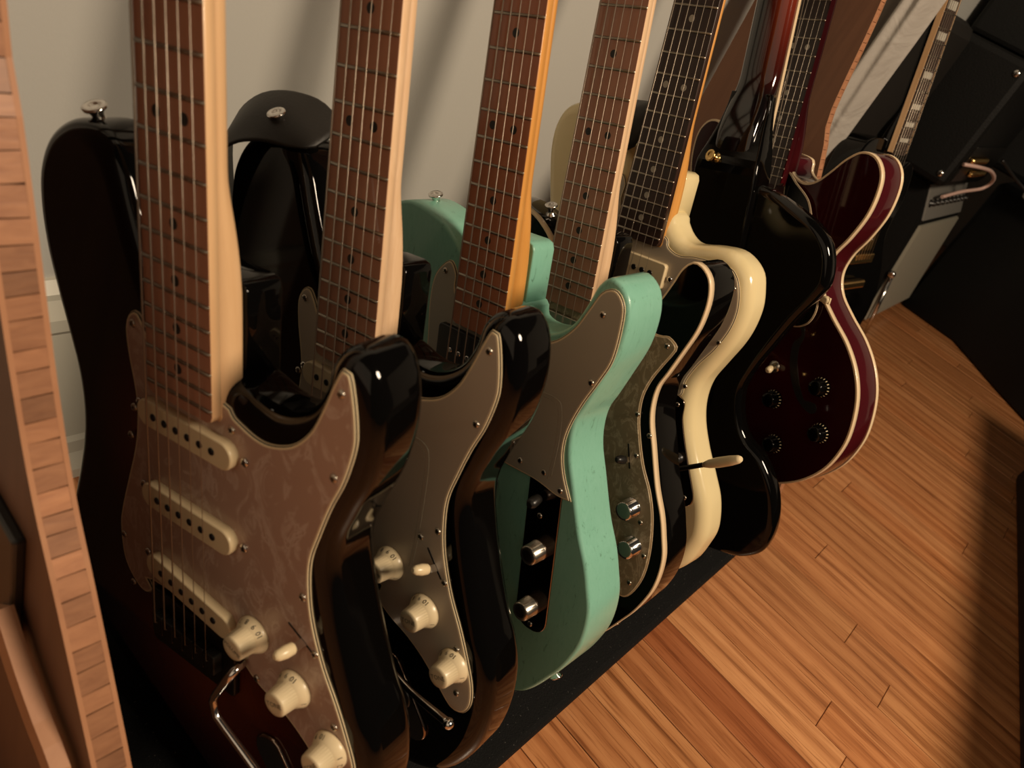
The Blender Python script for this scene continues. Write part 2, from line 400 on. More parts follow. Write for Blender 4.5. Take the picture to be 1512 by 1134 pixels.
def screws(root, pts, z=2.3, r=2.6, m=None, seg=10):
    for (x, y) in pts:
        bm = lathe([(r, -.4), (r, .3), (r*.75, .9), (r*.35, 1.05)], (x, y, z), seg=seg)
        s_ = obj('screw', bm, m or NICKEL, root)
        a = random.random()*3; ca, sa = math.cos(a)*r*.6, math.sin(a)*r*.6
        b = bmesh.new()
        for (ux, uy) in ((ca, sa), (-sa, ca)):
            px, py = -uy*.28, ux*.28
            q = [b.verts.new(V(x+ux*k+px*l, y+uy*k+py*l, z+1.1)) for k, l in ((-1, -1), (1, -1), (1, 1), (-1, 1))]; b.faces.new(q)
        obj('screw_slot', b, BLKP, s_)
def pickguard(root, c, m, plies=True, z=0., th=2.2, label=None):
    if not plies:
        g = obj('pickguard', slab(c, z, z+th, .5, 0, 2), m, root)
    else:
        g = obj('pickguard', slab(c, z, z+.8), WHITEP, root)
        obj('black_ply', slab(inset_ccw(c, .45), z+.7, z+1.35), BLKP, g)
        obj('white_ply', slab(inset_ccw(c, .9), z+1.3, z+1.9, .35, 0, 2), WHITEP, g)
        obj('guard_face', slab(inset_ccw(c, 2.0), z+1.2, z+2.0, .3, 0, 2), m, g)
    return g
def inset_ccw(c, d):
    c = [Vector((p[0], p[1])) for p in c]
    if area(c) < 0: c = c[::-1]
    return inset(c, d)
def pickup(root, cx, cy, lx=84, ly=18, ang=0, z0=1., z1=8., m=CREAMP, rad=8.8, poles=6, pm=BLKM, rows=1, pole_r=2.4, ears=True):
    p = obj('pickup', slab(rrect(cx, cy, lx, ly, rad, ang, 6), z0, z1, 1.2, 0, 3), m, root)
    ca, sa = math.cos(math.radians(ang)), math.sin(math.radians(ang))
    for rr in range(rows):
        off = 0 if rows == 1 else (-ly*.25 if rr else ly*.25)
        for i in range(poles):
            k = (i/(poles-1)-.5)*52; obj('pole_piece', lathe([(pole_r, 0), (pole_r, z1-z0+.6), (pole_r*.7, z1-z0+.9)], (cx+k*ca-off*sa, cy+k*sa+off*ca, z0), seg=10), pm, p)
    if ears: screws(root, [(cx+sg*(lx/2+5)*ca, cy+sg*(lx/2+5)*sa) for sg in (-1, 1)], z=2.6, r=3, m=CHROME)
    return p
def skirt_knob(root, x, y, word, first, m=WHITEP, z=2.2, rot=0):
    k = obj('knob', lathe([(13, 0), (13, 1.5), (10.0, 6.5), (9.6, 6.8), (8.6, 16.2), (7.8, 17), (5, 17.05)], (x, y, z), seg=60, knurl=(3, 4)), m, root)
    b = bmesh.new()
    for i in range(10):
        t = math.radians(rot+i*30); M = Matrix.Translation((x, y, z)) @ Matrix.Rotation(t, 4, 'Z') @ Matrix.Translation((11.75, 0, 4.1)) @ Matrix.Rotation(math.radians(59), 4, 'Y') @ Matrix.Rotation(math.radians(90), 4, 'Z')
        text_bm(b, str(10-i), 4.6, M)
    obj('numbers', b, INK, k)
    b = bmesh.new(); text_bm(b, word, 3.9 if len(word) > 4 else 4.8, Matrix.Translation((x, y, z+17.15)) @ Matrix.Rotation(math.radians(rot-60), 4, 'Z')); obj('lettering', b, INK, k)
    return k
def metal_knob(root, x, y, z=2., r=9., h=15., m=CHROME):
    return obj('knob', lathe([(r, 0), (r, 1), (r*.97, 1.3), (r*.97, h-1.5), (r*.85, h-.2), (r*.5, h+.3)], (x, y, z), seg=48, knurl=(2, 3)), m, root)
def blade_switch(root, x, y, ang, z=2.1, tip=CREAMP, lean=12., tl=13.):
    sw = obj('switch_slot', slab(rrect(x, y, 24, 1.6, .7, ang, 2), z-.5, z+.12), BLKP, root)
    d = Vector((math.cos(math.radians(ang)), math.sin(math.radians(ang)), 0)); c = Vector((x, y, z))+d*3
    n_ = Vector((-d.y, d.x, 0))
    a = c+Vector((0, 0, 7))+d*lean*.15; e = a+Vector((0, 0, tl))+d*lean*.35
    lv = bmesh.new(); q = []
    for p in (c, a+Vector((0, 0, 2))):
        for sx, sy in ((-2.6, -.6), (2.6, -.6), (2.6, .6), (-2.6, .6)): q.append(lv.verts.new(V(*(p+d*sx+n_*sy))))
    for i in range(4): lv.faces.new((q[i], q[(i+1) % 4], q[4+(i+1) % 4], q[4+i]))
    lv.faces.new(q[:4]); lv.faces.new(q[4:]); obj('switch_lever', lv, CHROME, sw)
    ax = (e-a).normalized(); obj('switch_tip', lathe([(3, 0), (3.8, 1), (4.1, tl*.45), (3.3, tl*.85), (1.6, tl*1.02)], a, ax, 14), tip, sw)
def strap_button(root, pos, axis, m=CHROME, s=1.):
    p = obj('strap_button', lathe([(7*s, -1), (6.6*s, 0), (4.2*s, 1.8*s), (3.6*s, 5*s), (4.6*s, 8*s), (7.4*s, 10*s), (7.6*s, 11.2*s), (6.6*s, 12*s), (3.4*s, 11.2*s), (2.6*s, 10.6*s)], pos, axis, 22), m, root)
def strat_bridge(root, arm, m=BLKM, sm=BLKM):
    b = obj('bridge', slab(rrect(0, -7, 84, 46, 3, 0, 3), .5, 5, 1, 0, 2), m, root)
    for i in range(6):
        x = (i-2.5)*10.5; obj('saddle', box(x-4.8, x+4.8, -12, 4, 5, 12.5, 1), sm, b)
    if arm: obj('tremolo_arm', tube(spline([Vector(p) for p in arm], 6, False), 3., 10), CHROME, b)
    return b
def jack_boat(root, cx, cy, ang):
    j = obj('jack_plate', slab(rrect(cx, cy, 74, 26, 12.5, ang, 7), 0, 2.4, 1.4, 0, 3), DCHROME, root)
    obj('jack_socket', lathe([(10, 0), (9, .8), (6, 1.), (5, .2)], (cx, cy, 2.4), seg=20), BLKP, j)
    return j
def tuners_dummy(): pass

def heel_block(root, x1, y1, m, y0=188):
    c = [(-25, y0), (x1, y0), (x1, y1-7), (x1-2, y1-2), (x1-7, y1), (-18, y1), (-24, y1-3), (-25, y1-8)]
    obj('heel_block', slab(c, -43.5, -17, 1.2, 2.5, 3), m, root)
STRAT = [(0,-146),(50,-145),(95,-138),(128,-120),(150,-85),(158,-48),(157,-15),(150,8),(141,25),(129,54),(118,86),(112,112),(113,130),(120,150),(129,173),(134,197),(134,220),(129,238),(119,248),(109,247),(101,238),(97,222),(89,207),(76,196),(60,190),(45,191),(32,195),(16,199),(0,204),(-16,211),(-29,221),(-39,234),(-47,252),(-54,270),(-62,292),(-72,306),(-88,313),(-110,311),(-130,299),(-143,279),(-147,255),(-145,228),(-138,200),(-130,175),(-123,150),(-121,125),(-124,100),(-132,72),(-143,40),(-153,5),(-160,-35),(-158,-75),(-145,-108),(-118,-131),(-80,-143)]
TELE = [(0,-153),(60,-151),(103,-139),(134,-96),(149,-64),(155,-40),(155,-14),(149,7),(142,26),(130,50),(117,84),(109,105),(106,122),(107,139),(113,154),(121,175),(129,197),(132,214),(132,230),(128,243),(119,251),(110,252),(102,244),(96,229),(88,212),(76,200),(60,193),(45,190),(32,193),(27,204),(0,208),(-27,214),(-32,224),(-40,234),(-50,242),(-62,249),(-82,255),(-103,257),(-122,251),(-137,236),(-145,210),(-143,182),(-134,152),(-125,122),(-122,100),(-127,75),(-140,40),(-152,0),(-158,-40),(-153,-80),(-135,-115),(-105,-138),(-60,-151)]
JAG = [(0,-194),(60,-192),(104,-188),(136,-178),(157,-155),(166,-128),(169,-105),(161,-75),(146,-50),(130,-26),(117,-1),(111,22),(112,45),(121,68),(132,94),(137,114),(138,135),(134,153),(128,167),(116,177),(101,182),(80,180),(56,175),(42,180),(32,190),(27,198),(0,200),(-27,206),(-31,232),(-40,247),(-52,262),(-70,274),(-95,281),(-122,281),(-142,272),(-153,252),(-154,225),(-146,190),(-136,155),(-129,120),(-130,85),(-138,50),(-150,10),(-160,-40),(-163,-90),(-156,-140),(-132,-176),(-95,-195),(-45,-201)]
ESH = [(22,200),(26,186),(38,178),(52,176),(66,182),(80,196),(95,213),(112,224),(130,222),(143,208),(147,188),(144,160),(132,130),(118,105),(113,80),(122,57),(143,37),(172,14),(194,-12),(208,-42),(214,-78),(212,-108),(200,-142),(177,-172),(147,-195),(110,-215),(60,-232)]
ES = [(0,-240)]+[(x, y) for x, y in ESH[::-1]]+[(0, 204)]+[(-x, y) for x, y in ESH]
FIRE = [(0,-262),(-60,-262),(-106,-256),(-127,-248),(-146,-228),(-151,-191),(-141,-149),(-117,-114),(-93,-97),(-79,-75),(-72,-40),(-80,-10),(-95,24),(-112,60),(-128,88),(-136,108),(-133,134),(-124,153),(-109,167),(-88,178),(-60,190),(-36,196),(0,198),(36,195),(44,165),(60,140),(80,140),(95,150),(115,132),(120,90),(110,40),(95,0),(85,-50),(95,-100),(125,-135),(145,-170),(140,-212),(106,-236),(60,-250)]
GS = [(27,186),(37,180),(54,175),(67,176),(82,183),(94,196),(102,213),(108,229),(113,239),(118,238),(122,226),(125,210),(125,198),(120,177),(112,157),(105,135),(100,116),(100,97),(104,74),(114,47),(127,23),(137,2),(144,-16),(146,-32),(141,-44),(130,-47),(117,-38),(100,-24),(82,-14),(60,-6),(46,4),(44,17),(-44,17),(-45,8),(-54,1),(-66,6),(-76,21),(-78,47),(-74,66),(-65,93),(-56,120),(-52,142),(-52,160),(-57,186),(-58,203),(-53,213),(-46,215),(-40,208),(-34,196),(-29,186)]

POSE = {"g1": [[0.94276, -0.29901, 0.14766, -0.23534], [0.15036, -0.01409, -0.98853, 0.20192], [0.29766, 0.95415, 0.03168, 0.19102]],
 "g2": [[0.94663, -0.3167, 0.05998, -0.23249], [0.06699, 0.01127, -0.99769, 0.31349], [0.31529, 0.94846, 0.03188, 0.19054]],
 "g3": [[0.94418, -0.32786, -0.03196, -0.23013], [-0.03312, 0.00206, -0.99945, 0.448], [0.32775, 0.94472, -0.00891, 0.19276]],
 "g4": [[0.94232, -0.32991, -0.05648, -0.23175], [-0.0509, 0.02554, -0.99838, 0.56804], [0.33082, 0.94367, 0.00728, 0.1901]],
 "g5": [[0.94921, -0.30112, -0.09124, -0.26928], [-0.08608, 0.03039, -0.99582, 0.69376], [0.30263, 0.9531, 0.00292, 0.24579]],
 "g6": [[-0.9293, -0.369, 0, -0.2505], [0.0, 0.0, 1, 0.870], [-0.3692, 0.9293, 0, 0.283]],
 "g7": [[0.90235, -0.32197, -0.28653, -0.27138], [-0.30099, 0.0051, -0.95361, 0.973], [0.30849, 0.94674, -0.09231, 0.30057]],
 "g8": [[0.266, -0.308, 0.94, -0.290], [0.959, 0.0, -0.17, 1.52], [0.086, 0.951, 0.296, 0.306]]}
# g6's x axis: rebuild a right-handed frame from its y and z
def pose(k):
    R = [Vector((r[0], r[1], r[2])) for r in POSE[k]]; t = Vector([r[3] for r in POSE[k]])
    y = Vector((R[0].y, R[1].y, R[2].y)).normalized(); z = Vector((R[0].z, R[1].z, R[2].z)); z = (z-y*z.dot(y)).normalized(); x = y.cross(z)
    base = t - y*Y0[0]/1000
    return Matrix(((x.x, y.x, z.x, base.x), (x.y, y.y, z.y, base.y), (x.z, y.z, z.z, base.z), (0, 0, 0, 1)))
def guitar(key, name, y0, label, group='guitars standing in the floor rack'):
    Y0[0] = y0; return thing(name, label, 'guitar', pose(key), group)

# ------------------------------------------------------------------ the room
def rawslab(x0, x1, y0, y1, z0, z1, bev=0): return box(x0, x1, y0, y1, z0, z1, bev, raw=True)
XW = -.57
struct(obj('wall_left', rawslab(XW-.1, XW, -1.6, 3.8, 0, 2.5), WALL))
struct(obj('wall_back', rawslab(XW-.1, 3.0, 3.8, 3.9, 0, 2.5), WALL))
bb = bmesh.new(); prof = [(0, 0), (.026, 0), (.026, .012), (.018, .030), (.018, .046), (.015, .052), (.015, .186), (.019, .192), (.019, .205), (.012, .222), (.012, .228), (.004, .238), (0, .238)]
ra = [[bb.verts.new((XW+x, y, z)) for x, z in prof] for y in (-1.6, 3.8)]
for i in range(len(prof)-1): bb.faces.new((ra[0][i], ra[0][i+1], ra[1][i+1], ra[1][i]))
bb.faces.new(ra[0]); bb.faces.new(ra[1][::-1])
struct(obj('baseboard_left', bb, TRIM))
fl = struct(obj('floor', rawslab(XW-.1, 3.0, -1.6, 3.9, -.06, -.0075), OAK, color=(.25, .2, .2)))
PW = .058
rowi = 0; rest = bmesh.new()
def addbox(bm, x0, x1, y0, y1, z0, z1):
    q = [bm.verts.new(p) for p in ((x0,y0,z0),(x1,y0,z0),(x1,y1,z0),(x0,y1,z0),(x0,y0,z1),(x1,y0,z1),(x1,y1,z1),(x0,y1,z1))]
    for f in ((0,3,2,1),(4,5,6,7),(0,1,5,4),(1,2,6,5),(2,3,7,6),(3,0,4,7)): bm.faces.new([q[i] for i in f])
r0 = random.Random(21)
tones = [(1,.95,.9),(1.05,1.02,1),(.86,.78,.74),(.98,.98,.95),(1.1,1.1,1.1),(.9,.86,.82),(1.02,.93,.86)]
k0 = int(round((-.3-.824)/PW))
for k in range(-50, 54):
    ya, yb_ = .824+k*PW, .824+(k+1)*PW
    if yb_ > 3.8 or ya < -1.6: continue
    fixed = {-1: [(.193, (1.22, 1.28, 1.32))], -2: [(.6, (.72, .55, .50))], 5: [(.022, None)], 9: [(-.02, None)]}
    if .15 < ya < 2.95:
        x = -.56; cuts = []
        if k in fixed: cuts = [fixed[k][0][0]]
        else: cuts = [r0.uniform(-.35, .45)]
        cuts += [cuts[0]+r0.uniform(.5, .9)]; cuts = [c for c in cuts if c < 1.1]+[1.2]
        for j, c in enumerate(cuts):
            col = r0.choice(tones)
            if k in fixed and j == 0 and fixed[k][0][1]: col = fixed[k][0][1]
            dz = r0.uniform(-.0002, .0002)
            o = obj('plank', rawslab(x+.0004, c-.0004, ya+.0005, yb_-.0005, -.0075, dz, .0007), OAK, fl, color=col); x = c
        addbox(rest, 1.2, 2.98, ya+.0005, yb_-.0005, -.0075, 0)
    else: addbox(rest, -.56, 2.98, ya+.0005, yb_-.0005, -.0075, 0)
o = obj('plank', rest, OAK, fl, color=(1, .95, .9)); o['kind'] = 'stuff'

# ------------------------------------------------------------------ rack: black carpeted base, bamboo end panels, neck rail
rack = thing('guitar_rack', 'bamboo guitar rack with black carpeted base and block-edged end panels', 'rack')
b = box(-.50, -.058, .124, 1.091, 0, .028, .006, raw=True); obj('carpeted_base', b, CARPET, rack, smooth=False)
# front profile of the end panels: (X, Z)
PROF = [(-.44, .93), (-.405, .80), (-.372, .682), (-.348, .548), (-.330, .508), (-.312, .467), (-.284, .400), (-.258, .349), (-.224, .300), (-.166, .213), (-.120, .140), (-.085, .070), (-.066, 0)]
pf = spline([Vector(p) for p in PROF], .012, False)
def panel(y0, y1, name_parts=True):
    back = [Vector((-.525, 0)), Vector((-.525, .93)), Vector((-.50, .95))]
    def sheet(ya, yb_, ins, nm, m, bev=0):
        front = [p + Vector((-ins, -ins*.4)) for p in pf]; cont = [Vector((-.47, .95))]+front+back; bm = bmesh.new()
        A = [bm.verts.new((p.x, ya, max(0, p.y))) for p in cont]; B = [bm.verts.new((p.x, yb_, max(0, p.y))) for p in cont]; n = len(cont)
        for i in range(n): bm.faces.new((A[i], A[(i+1) % n], B[(i+1) % n], B[i]))
        bm.faces.new(A); bm.faces.new(B[::-1]); o = obj(nm, bm, m, rack); o.data.materials.append(PLYD)
        for p in o.data.polygons: p.material_index = 1 if abs(p.normal.y) > .7 else 0
        return o
    t = .0025
    sheet(y0, y0+t, 0, 'face_veneer', PLYF); sheet(y1-t, y1, 0, 'face_veneer', PLYF)
    sheet(y0+t, y1-t, .008, 'panel_core', PLYF)
    # edge blocks following the curve
    rr = random.Random(5); d = 0.; L = [0.]
    for a, c in zip(pf, pf[1:]): L.append(L[-1]+(c-a).length)
    def at(s_):
        s_ = max(0, min(L[-1]-1e-6, s_))
        for i in range(len(L)-1):
            if L[i+1] >= s_:
                k = (s_-L[i])/(L[i+1]-L[i]); return pf[i].lerp(pf[i+1], k), (pf[i+1]-pf[i]).normalized()
    joint = bmesh.new()
    while d < L[-1]-.008:
        h = rr.uniform(.009, .0145); pr = rr.uniform(-.0003, .0001)
        bm = bmesh.new() if name_parts else joint
        (pa, ta), (pb, tb) = at(d+.0003), at(min(d+h, L[-1])-.0003)
        V8 = []
        sk = rr.uniform(-.0003, .0003)
        for p, tt in ((pa, ta), (pb, tb)):
            nrm = Vector((-tt.y, tt.x)); 
            if nrm.x < 0: nrm = -nrm
            for dd in (pr, -.009):
                for y in (y0+t, y1-t): q = p+nrm*dd+tt*(sk if y == y0+t else -sk); V8.append(bm.verts.new((q.x, y, max(0, q.y))))
        for f in ((0,1,3,2),(4,6,7,5),(0,4,5,1),(2,3,7,6),(0,2,6,4),(1,5,7,3)): bm.faces.new([V8[i] for i in f])
        if name_parts:
            g = rr.choice([1, 1.12, .88, 1.25, 1.03, .8, .62, .95]); obj('edge_block', bm, BAMB, rack, color=(g*1.05, g, g*.95))
        d += h
    if not name_parts: o = obj('edge_block', joint, BAMB, rack, color=(1.35, 1.25, 1.2)); o['kind'] = 'stuff'
    else: joint.free()
panel(.105, .124); panel(1.091, 1.110, False)
obj('foam_rest', box(-.34, -.074, .945, 1.088, .028, .060, .004, raw=True), GRAYD, rack, smooth=False)
obj('handle_slot', box(-.42, -.262, .0985, .1055, .205, .315, .002, raw=True), BLKP, rack)
obj('neck_rail', tube([(-.475, .124, .70), (-.475, 1.091, .70)], .02, 16, raw=True), LEATHER, rack)
# curved bentwood piece in front of the near panel
pts = [(-.262, .262), (-.235, .240), (-.210, .225), (-.185, .213), (-.165, .185), (-.150, .140), (-.14, .06), (-.138, 0)]
cv = spline([Vector(p) for p in pts], .012, False)
# ------------------------------------------------------------------ guitar 1: sunburst
g = guitar('g1', 'electric_guitar', 150, 'sunburst double-cutaway electric guitar with white pearl pickguard tinted with floor reflection, nearest the camera in the rack')
c = contour(STRAT); bm = slab(c, -44, 0, 12, 12, 7)
# forearm contour on the bass side of the lower bout
def forearm(bm):
    n_ = Vector((-.50, -.866, 0)); p0 = V(-65, -82, 0)
    nv = Vector((-.53, -.85, 0)).normalized()
    bmesh.ops.triangulate(bm, faces=[f for f in bm.faces if len(f.verts) > 4])
    bmesh.ops.bisect_plane(bm, geom=bm.verts[:]+bm.edges[:]+bm.faces[:], plane_co=p0, plane_no=nv)
    for v in bm.verts:
        d = (v.co-p0).dot(nv)
        if d > 0 and v.co.x < .02 and v.co.z > -.022: v.co.z -= d*.30*min(1, (v.co.z+.022)/.010)
forearm(bm); bo = obj('body', bm, BURST, g); bo.data.materials.append(BLACK)
for p in bo.data.polygons: p.material_index = 0 if p.normal.z > .8 else 1
heel_block(g, 25, 251, BLACK)
pickguard(g, contour(GS, 3.), PEARLG)
screws(g, [(-50,207),(-53,150),(-58,128),(-73,42),(-66,4),(36,172),(114,226),(113,177),(96,88),(108,52),(127,6),(133,-30),(60,-1),(-40,12)])
for cy, an in ((156, 0), (96, 0), (34, -9)): pickup(g, 0, cy, ang=an)
for (x, y, wd, ro) in ((57, 35, 'VOLUME', 40), (94, 15, 'TONE', 80), (126, -13, 'TONE', 110)): skirt_knob(g, x, y, wd, 0, rot=ro)
blade_switch(g, 96, 57, -28, tip=CREAMP, lean=-6)
strat_bridge(g, [(50, 8, 5), (53, 10, 14), (46, -5, 17), (38, -23, 18), (42, -33, 19), (84, -54, 20), (130, -80, 24)])
jack_boat(g, 88, -78, -52)
neck(g, side=MAPLE, board=BOARDM, heel_y=262); strings(g); headstock(g, 648, 'inline', MAPLE)
strap_button(g, (-100, 310, -18), (.12, 1, .45), s=.95)
# ------------------------------------------------------------------ guitar 2: black with mint guard
g = guitar('g2', 'electric_guitar', 150, 'black double-cutaway electric guitar with plain three-ply pickguard and three white knobs, second in the rack')
bm = slab(contour(STRAT), -44, 0, 12, 12, 7); forearm(bm); obj('body', bm, BLACK, g); heel_block(g, 25, 250, BLACK)
pickguard(g, contour(GS, 3.), GUARD)
screws(g, [(-50,207),(-53,150),(-58,128),(-73,42),(36,172),(114,226),(113,177),(96,88),(82,76),(108,52),(127,6),(133,-30)])
shield_line(g, [(40, 146), (66, 147), (76, 145), (80, 137), (81, 116), (80, 77), (78, 50)])
for cy, an in ((156, 0), (96, 0), (34, -9)): pickup(g, 0, cy, ang=an, m=WHITEP)
for (x, y, wd, ro) in ((58, 40, 'VOLUME', 60), (95, 20, 'TONE', 75), (127, -8, 'TONE', 85)): skirt_knob(g, x, y, wd, 0, rot=ro)
blade_switch(g, 97, 62, -50, tip=CREAMP, lean=-14)
strat_bridge(g, [(50, 0, 5), (50, -5, 13), (62, -24, 15), (96, -40, 15), (140, -43, 16)])
obj('tremolo_ball', sphere((140, -43, 16), 4.2), CHROME, g)
jack_boat(g, 84, -70, -52)
neck(g, side=MAPLES, board=BOARDM, heel_y=255); strings(g); headstock(g, 648, 'inline', MAPLES)
strap_button(g, (-99, 315, -10), (.05, 1, .55), s=.9)
def strap(key, y0, label, path, wdir, hw, thick=3.):
    """leather strap end: centre path, width direction; local mm of the guitar it hangs on"""
    Y0[0] = y0; st = thing('guitar_strap', label, 'strap', pose(key))
    P = spline([Vector(p) for p in path], 5, False); wd = Vector(wdir).normalized(); bm = bmesh.new(); rings = []
    for i, p in enumerate(P):
        t = (P[min(i+1, len(P)-1)]-P[max(i-1, 0)]).normalized(); s_ = i*5.
        k = min(1., math.sqrt(max(0.02, 1-(1-min(1, s_/hw))**2))); w_ = (wd-t*wd.dot(t)).normalized(); nn_ = t.cross(w_)
        rings.append([bm.verts.new(V(*(p+w_*hw*k*a+nn_*thick*.5*b_))) for a, b_ in ((-1, -.6), (-1, .6), (-.93, 1), (0, 1.1), (.93, 1), (1, .6), (1, -.6), (0, -1))])
    for a, c_ in zip(rings, rings[1:]):
        for i in range(8): bm.faces.new((a[i], a[(i+1) % 8], c_[(i+1) % 8], c_[i])).smooth = True
    bm.faces.new(rings[0]); bm.faces.new(rings[-1][::-1]); obj('strap_leather', bm, LEATHER, st); return st
st = strap('g2', 150, 'black leather strap end buttoned over the upper horn of the second guitar',
      [(-66, 315, -26), (-84, 320, -16), (-104, 321, -6), (-126, 314, 0), (-146, 296, 2), (-160, 264, -2), (-167, 210, -14), (-167, 160, -50)], (.36, -.62, .70), 25)
# ------------------------------------------------------------------ guitar 3: surf green single cutaway
g = guitar('g3', 'electric_guitar', 153, 'surf green single-cutaway electric guitar with grey three-ply pickguard and amber maple neck')
obj('body', slab(contour(TELE), -45, 0, 3.2, 3.2, 4), GREEN, g); heel_block(g, 26, 253, GREEN)
T3 = [(28,186),(45,182),(60,186),(76,194),(90,209),(99,226),(107,241),(117,246),(125,241),(129,229),(128,198),(120,176),(111,156),(104,136),(101,120),(102,105),(107,90),(117,72),(103,70),(80,73),(45,72),(0,74),(-45,76),(-58,90),(-61,120),(-63,150),(-65,182),(-62,203),(-53,216),(-44,221),(-36,212),(-29,192)]
pickguard(g, contour(T3, 3., corner=(17,)), GUARDG)
screws(g, [(-49,211),(112,226),(114,174),(62,83),(106,77),(-54,130)])
shield_line(g, [(50, 148), (72, 149), (87, 149), (93, 143), (96, 118), (95, 84)])
pickup(g, -2, 148, 86, 40, 0, 1, 7, BLKP, 4, 6, CHROME, 1, 2.3, ears=False)
Y0[0] = 153
cp = obj('control_plate', slab(rrect(96, 13, 34, 158, 15, 4.5, 7), 0, 1.6, .7, 0, 2), DCHROME, g)
metal_knob(g, 96, 14, 1.6, 9, 14, NICKEL); metal_knob(g, 99, -42, 1.6, 9, 14, NICKEL)
obj('switch_tip', lathe([(4, 0), (4.6, 4), (4.6, 10), (2.6, 13)], (89, 62, 5), (.1, -.1, 1), 14), BLKP, g)
screws(g, [(87, 84), (91, 45), (102, -60)], z=1.6)
obj('bridge_plate', slab(rrect(0, -2, 85, 110, 2, 0, 2), 0, 2, .5), CHROME, g)
for i in (-1, 0, 1): obj('saddle', tube([(i*18-8, 0, 8), (i*18+8, 0, 8)], 4, 10), NICKEL, g)
pickup(g, 0, 30, 74, 18, -8, 1, 7, BLKP, 8, 6, CHROME, ears=False)
neck(g, side=AMBER, board=BOARDR, nfret=21, heel_y=250, end=174); strings(g); headstock(g, 648, 'inline', AMBER)
strap_button(g, (-98, 254, -26), (.1, 1, .35), s=.85); strap_button(g, (120, -110, -22), (.6, -.8, 0), s=.8)
# ------------------------------------------------------------------ guitar 4: black bound single cutaway
g = guitar('g4', 'electric_guitar', 153, 'black single-cutaway electric guitar with cream binding and grey pearl pickguard')
c4 = [(x*1.0+(3 if x > 60 else 0), y) for x, y in TELE]
obj('body', slab(contour(c4), -44, 0, 1.6, 3, 4), BLACK, g); heel_block(g, 26, 250, BLACK)
obj('body_binding', ringband(contour(c4), -6.5, .25, .4, 1.6), BINDING, g)
T4 = [(28,190),(45,184),(70,186),(98,184),(109,186),(119,180),(117,172),(111,160),(103,142),(99,124),(101,104),(108,83),(117,63),(130,42),(139,19),(145,-12),(145,-42),(137,-67),(127,-75),(115,-70),(98,-45),(80,-20),(62,2),(48,14),(45,40),(0,42),(-45,42),(-54,60),(-62,90),(-59,130),(-62,180),(-52,205),(-38,205),(-29,192)]
gd = obj('pickguard', slab(contour(T4, 3.), 0, 1.), BINDING, g); obj('guard_face', slab(inset_ccw(contour(T4, 3.), 1.5), .8, 2., .4, 0, 2), PEARLD, gd)
screws(g, [(110,178),(98,108),(115,34+60),(128,10),(133,-55),(-54,190),(107,70),(140,-20),(120,-66)])
metal_knob(g, 116, 20, 2, 9.5, 15, CHROME); metal_knob(g, 127, -16, 2, 9.5, 15, CHROME)
blade_switch(g, 100, 66, -72, tip=BLKP, lean=-10)
pickup(g, 0, 150, 70, 38, 0, 1, 7, NICKEL, 3, 3, BLKM, 2, 2.4); pickup(g, 0, 30, 70, 38, 0, 1, 7, NICKEL, 3, 3, BLKM, 2, 2.4)
obj('bridge_plate', slab(rrect(0, -8, 80, 40, 2, 0, 2), 0, 3, .5), CHROME, g)
neck(g, side=MAPLES, board=BOARDM, nfret=21, heel_y=250, end=178); strings(g); headstock(g, 648, 'inline', MAPLES)
strap_button(g, (-60, 250, -22), (.1, 1, .35), s=.85); strap_button(g, (112, -120, -22), (.6, -.8, 0), s=.8)
# ------------------------------------------------------------------ guitar 5: cream offset
g = guitar('g5', 'electric_guitar', 194, 'cream offset-waist electric guitar with dark rosewood fingerboard and white-tipped vibrato arm')
obj('body', slab(contour(JAG), -42, 0, 13, 13, 8), CREAMB, g); heel_block(g, 24, 238, CREAMB, 180)
T5 = [(27,176),(36,166),(50,162),(70,166),(104,168),(117,162),(125,148),(129,130),(127,110),(118,86),(106,65),(98,44),(97,26),(80,20),(55,14),(-50,20),(-80,40),(-98,90),(-95,130),(-70,165),(-60,205),(-45,222),(-34,214),(-29,186)]
pickguard(g, contour(T5, 3.), GUARD)
CPT = [(80,22),(102,23),(107,4),(117,-18),(131,-44),(144,-68),(145,-80),(136,-86),(124,-78),(106,-52),(90,-20)]
cp = obj('control_plate', slab(contour(CPT, 3.), 0, 2., .6, 0, 2), DCHROME, g)
screws(g, [(97, 16), (136, -76)], z=2.); screws(g, [(99, 38), (120, 95), (118, 150)], z=2.)
metal_knob(g, 116, -38, 2, 6, 8, BLKP)
ar = obj('tremolo_arm', tube(spline([Vector(p) for p in [(44, -92, 3), (52, -89, 18), (90, -66, 22), (131, -37, 25), (159, -15, 32)]], 6, False), 2.6, 10), BLKM, g)
obj('arm_tip', lathe([(2.8, 0), (4.4, 8), (5.2, 20), (5.0, 34), (4.0, 44), (2.6, 47)], (159, -15, 32), Vector((35, 27, 8)), 16), CREAMP, ar)
obj('vibrato_plate', slab(rrect(0, -95, 42, 95, 8, 0, 4), 0, 1.5, .5), CHROME, g)
pickup(g, 0, 136, 86, 27, 0, 1, 7.5, CREAMP, 4, 6, BLKM, 1, 3.); pickup(g, 0, 42, 84, 26, 0, 1, 6, CREAMP, 4, 6, BLKM)
obj('bridge', box(-40, 40, -7, 7, 2, 11, 1), CHROME, g)
neck(g, s=610, side=AMBER, board=ROSE, dot=CLAY, nfret=22, heel_y=238, heel_depth=27); strings(g, 610); headstock(g, 610, 'inline', AMBER)
strap_button(g, (-108, 281, -20), (0, 1, 0))
strap('g5', 194, 'black leather strap end over the horn of the cream guitar', [(-44, 244, 6), (-45, 258, 7), (-46, 276, 4), (-45, 290, -12), (-42, 294, -34), (-40, 280, -52), (-40, 240, -58)], (1, .05, 0), 21)
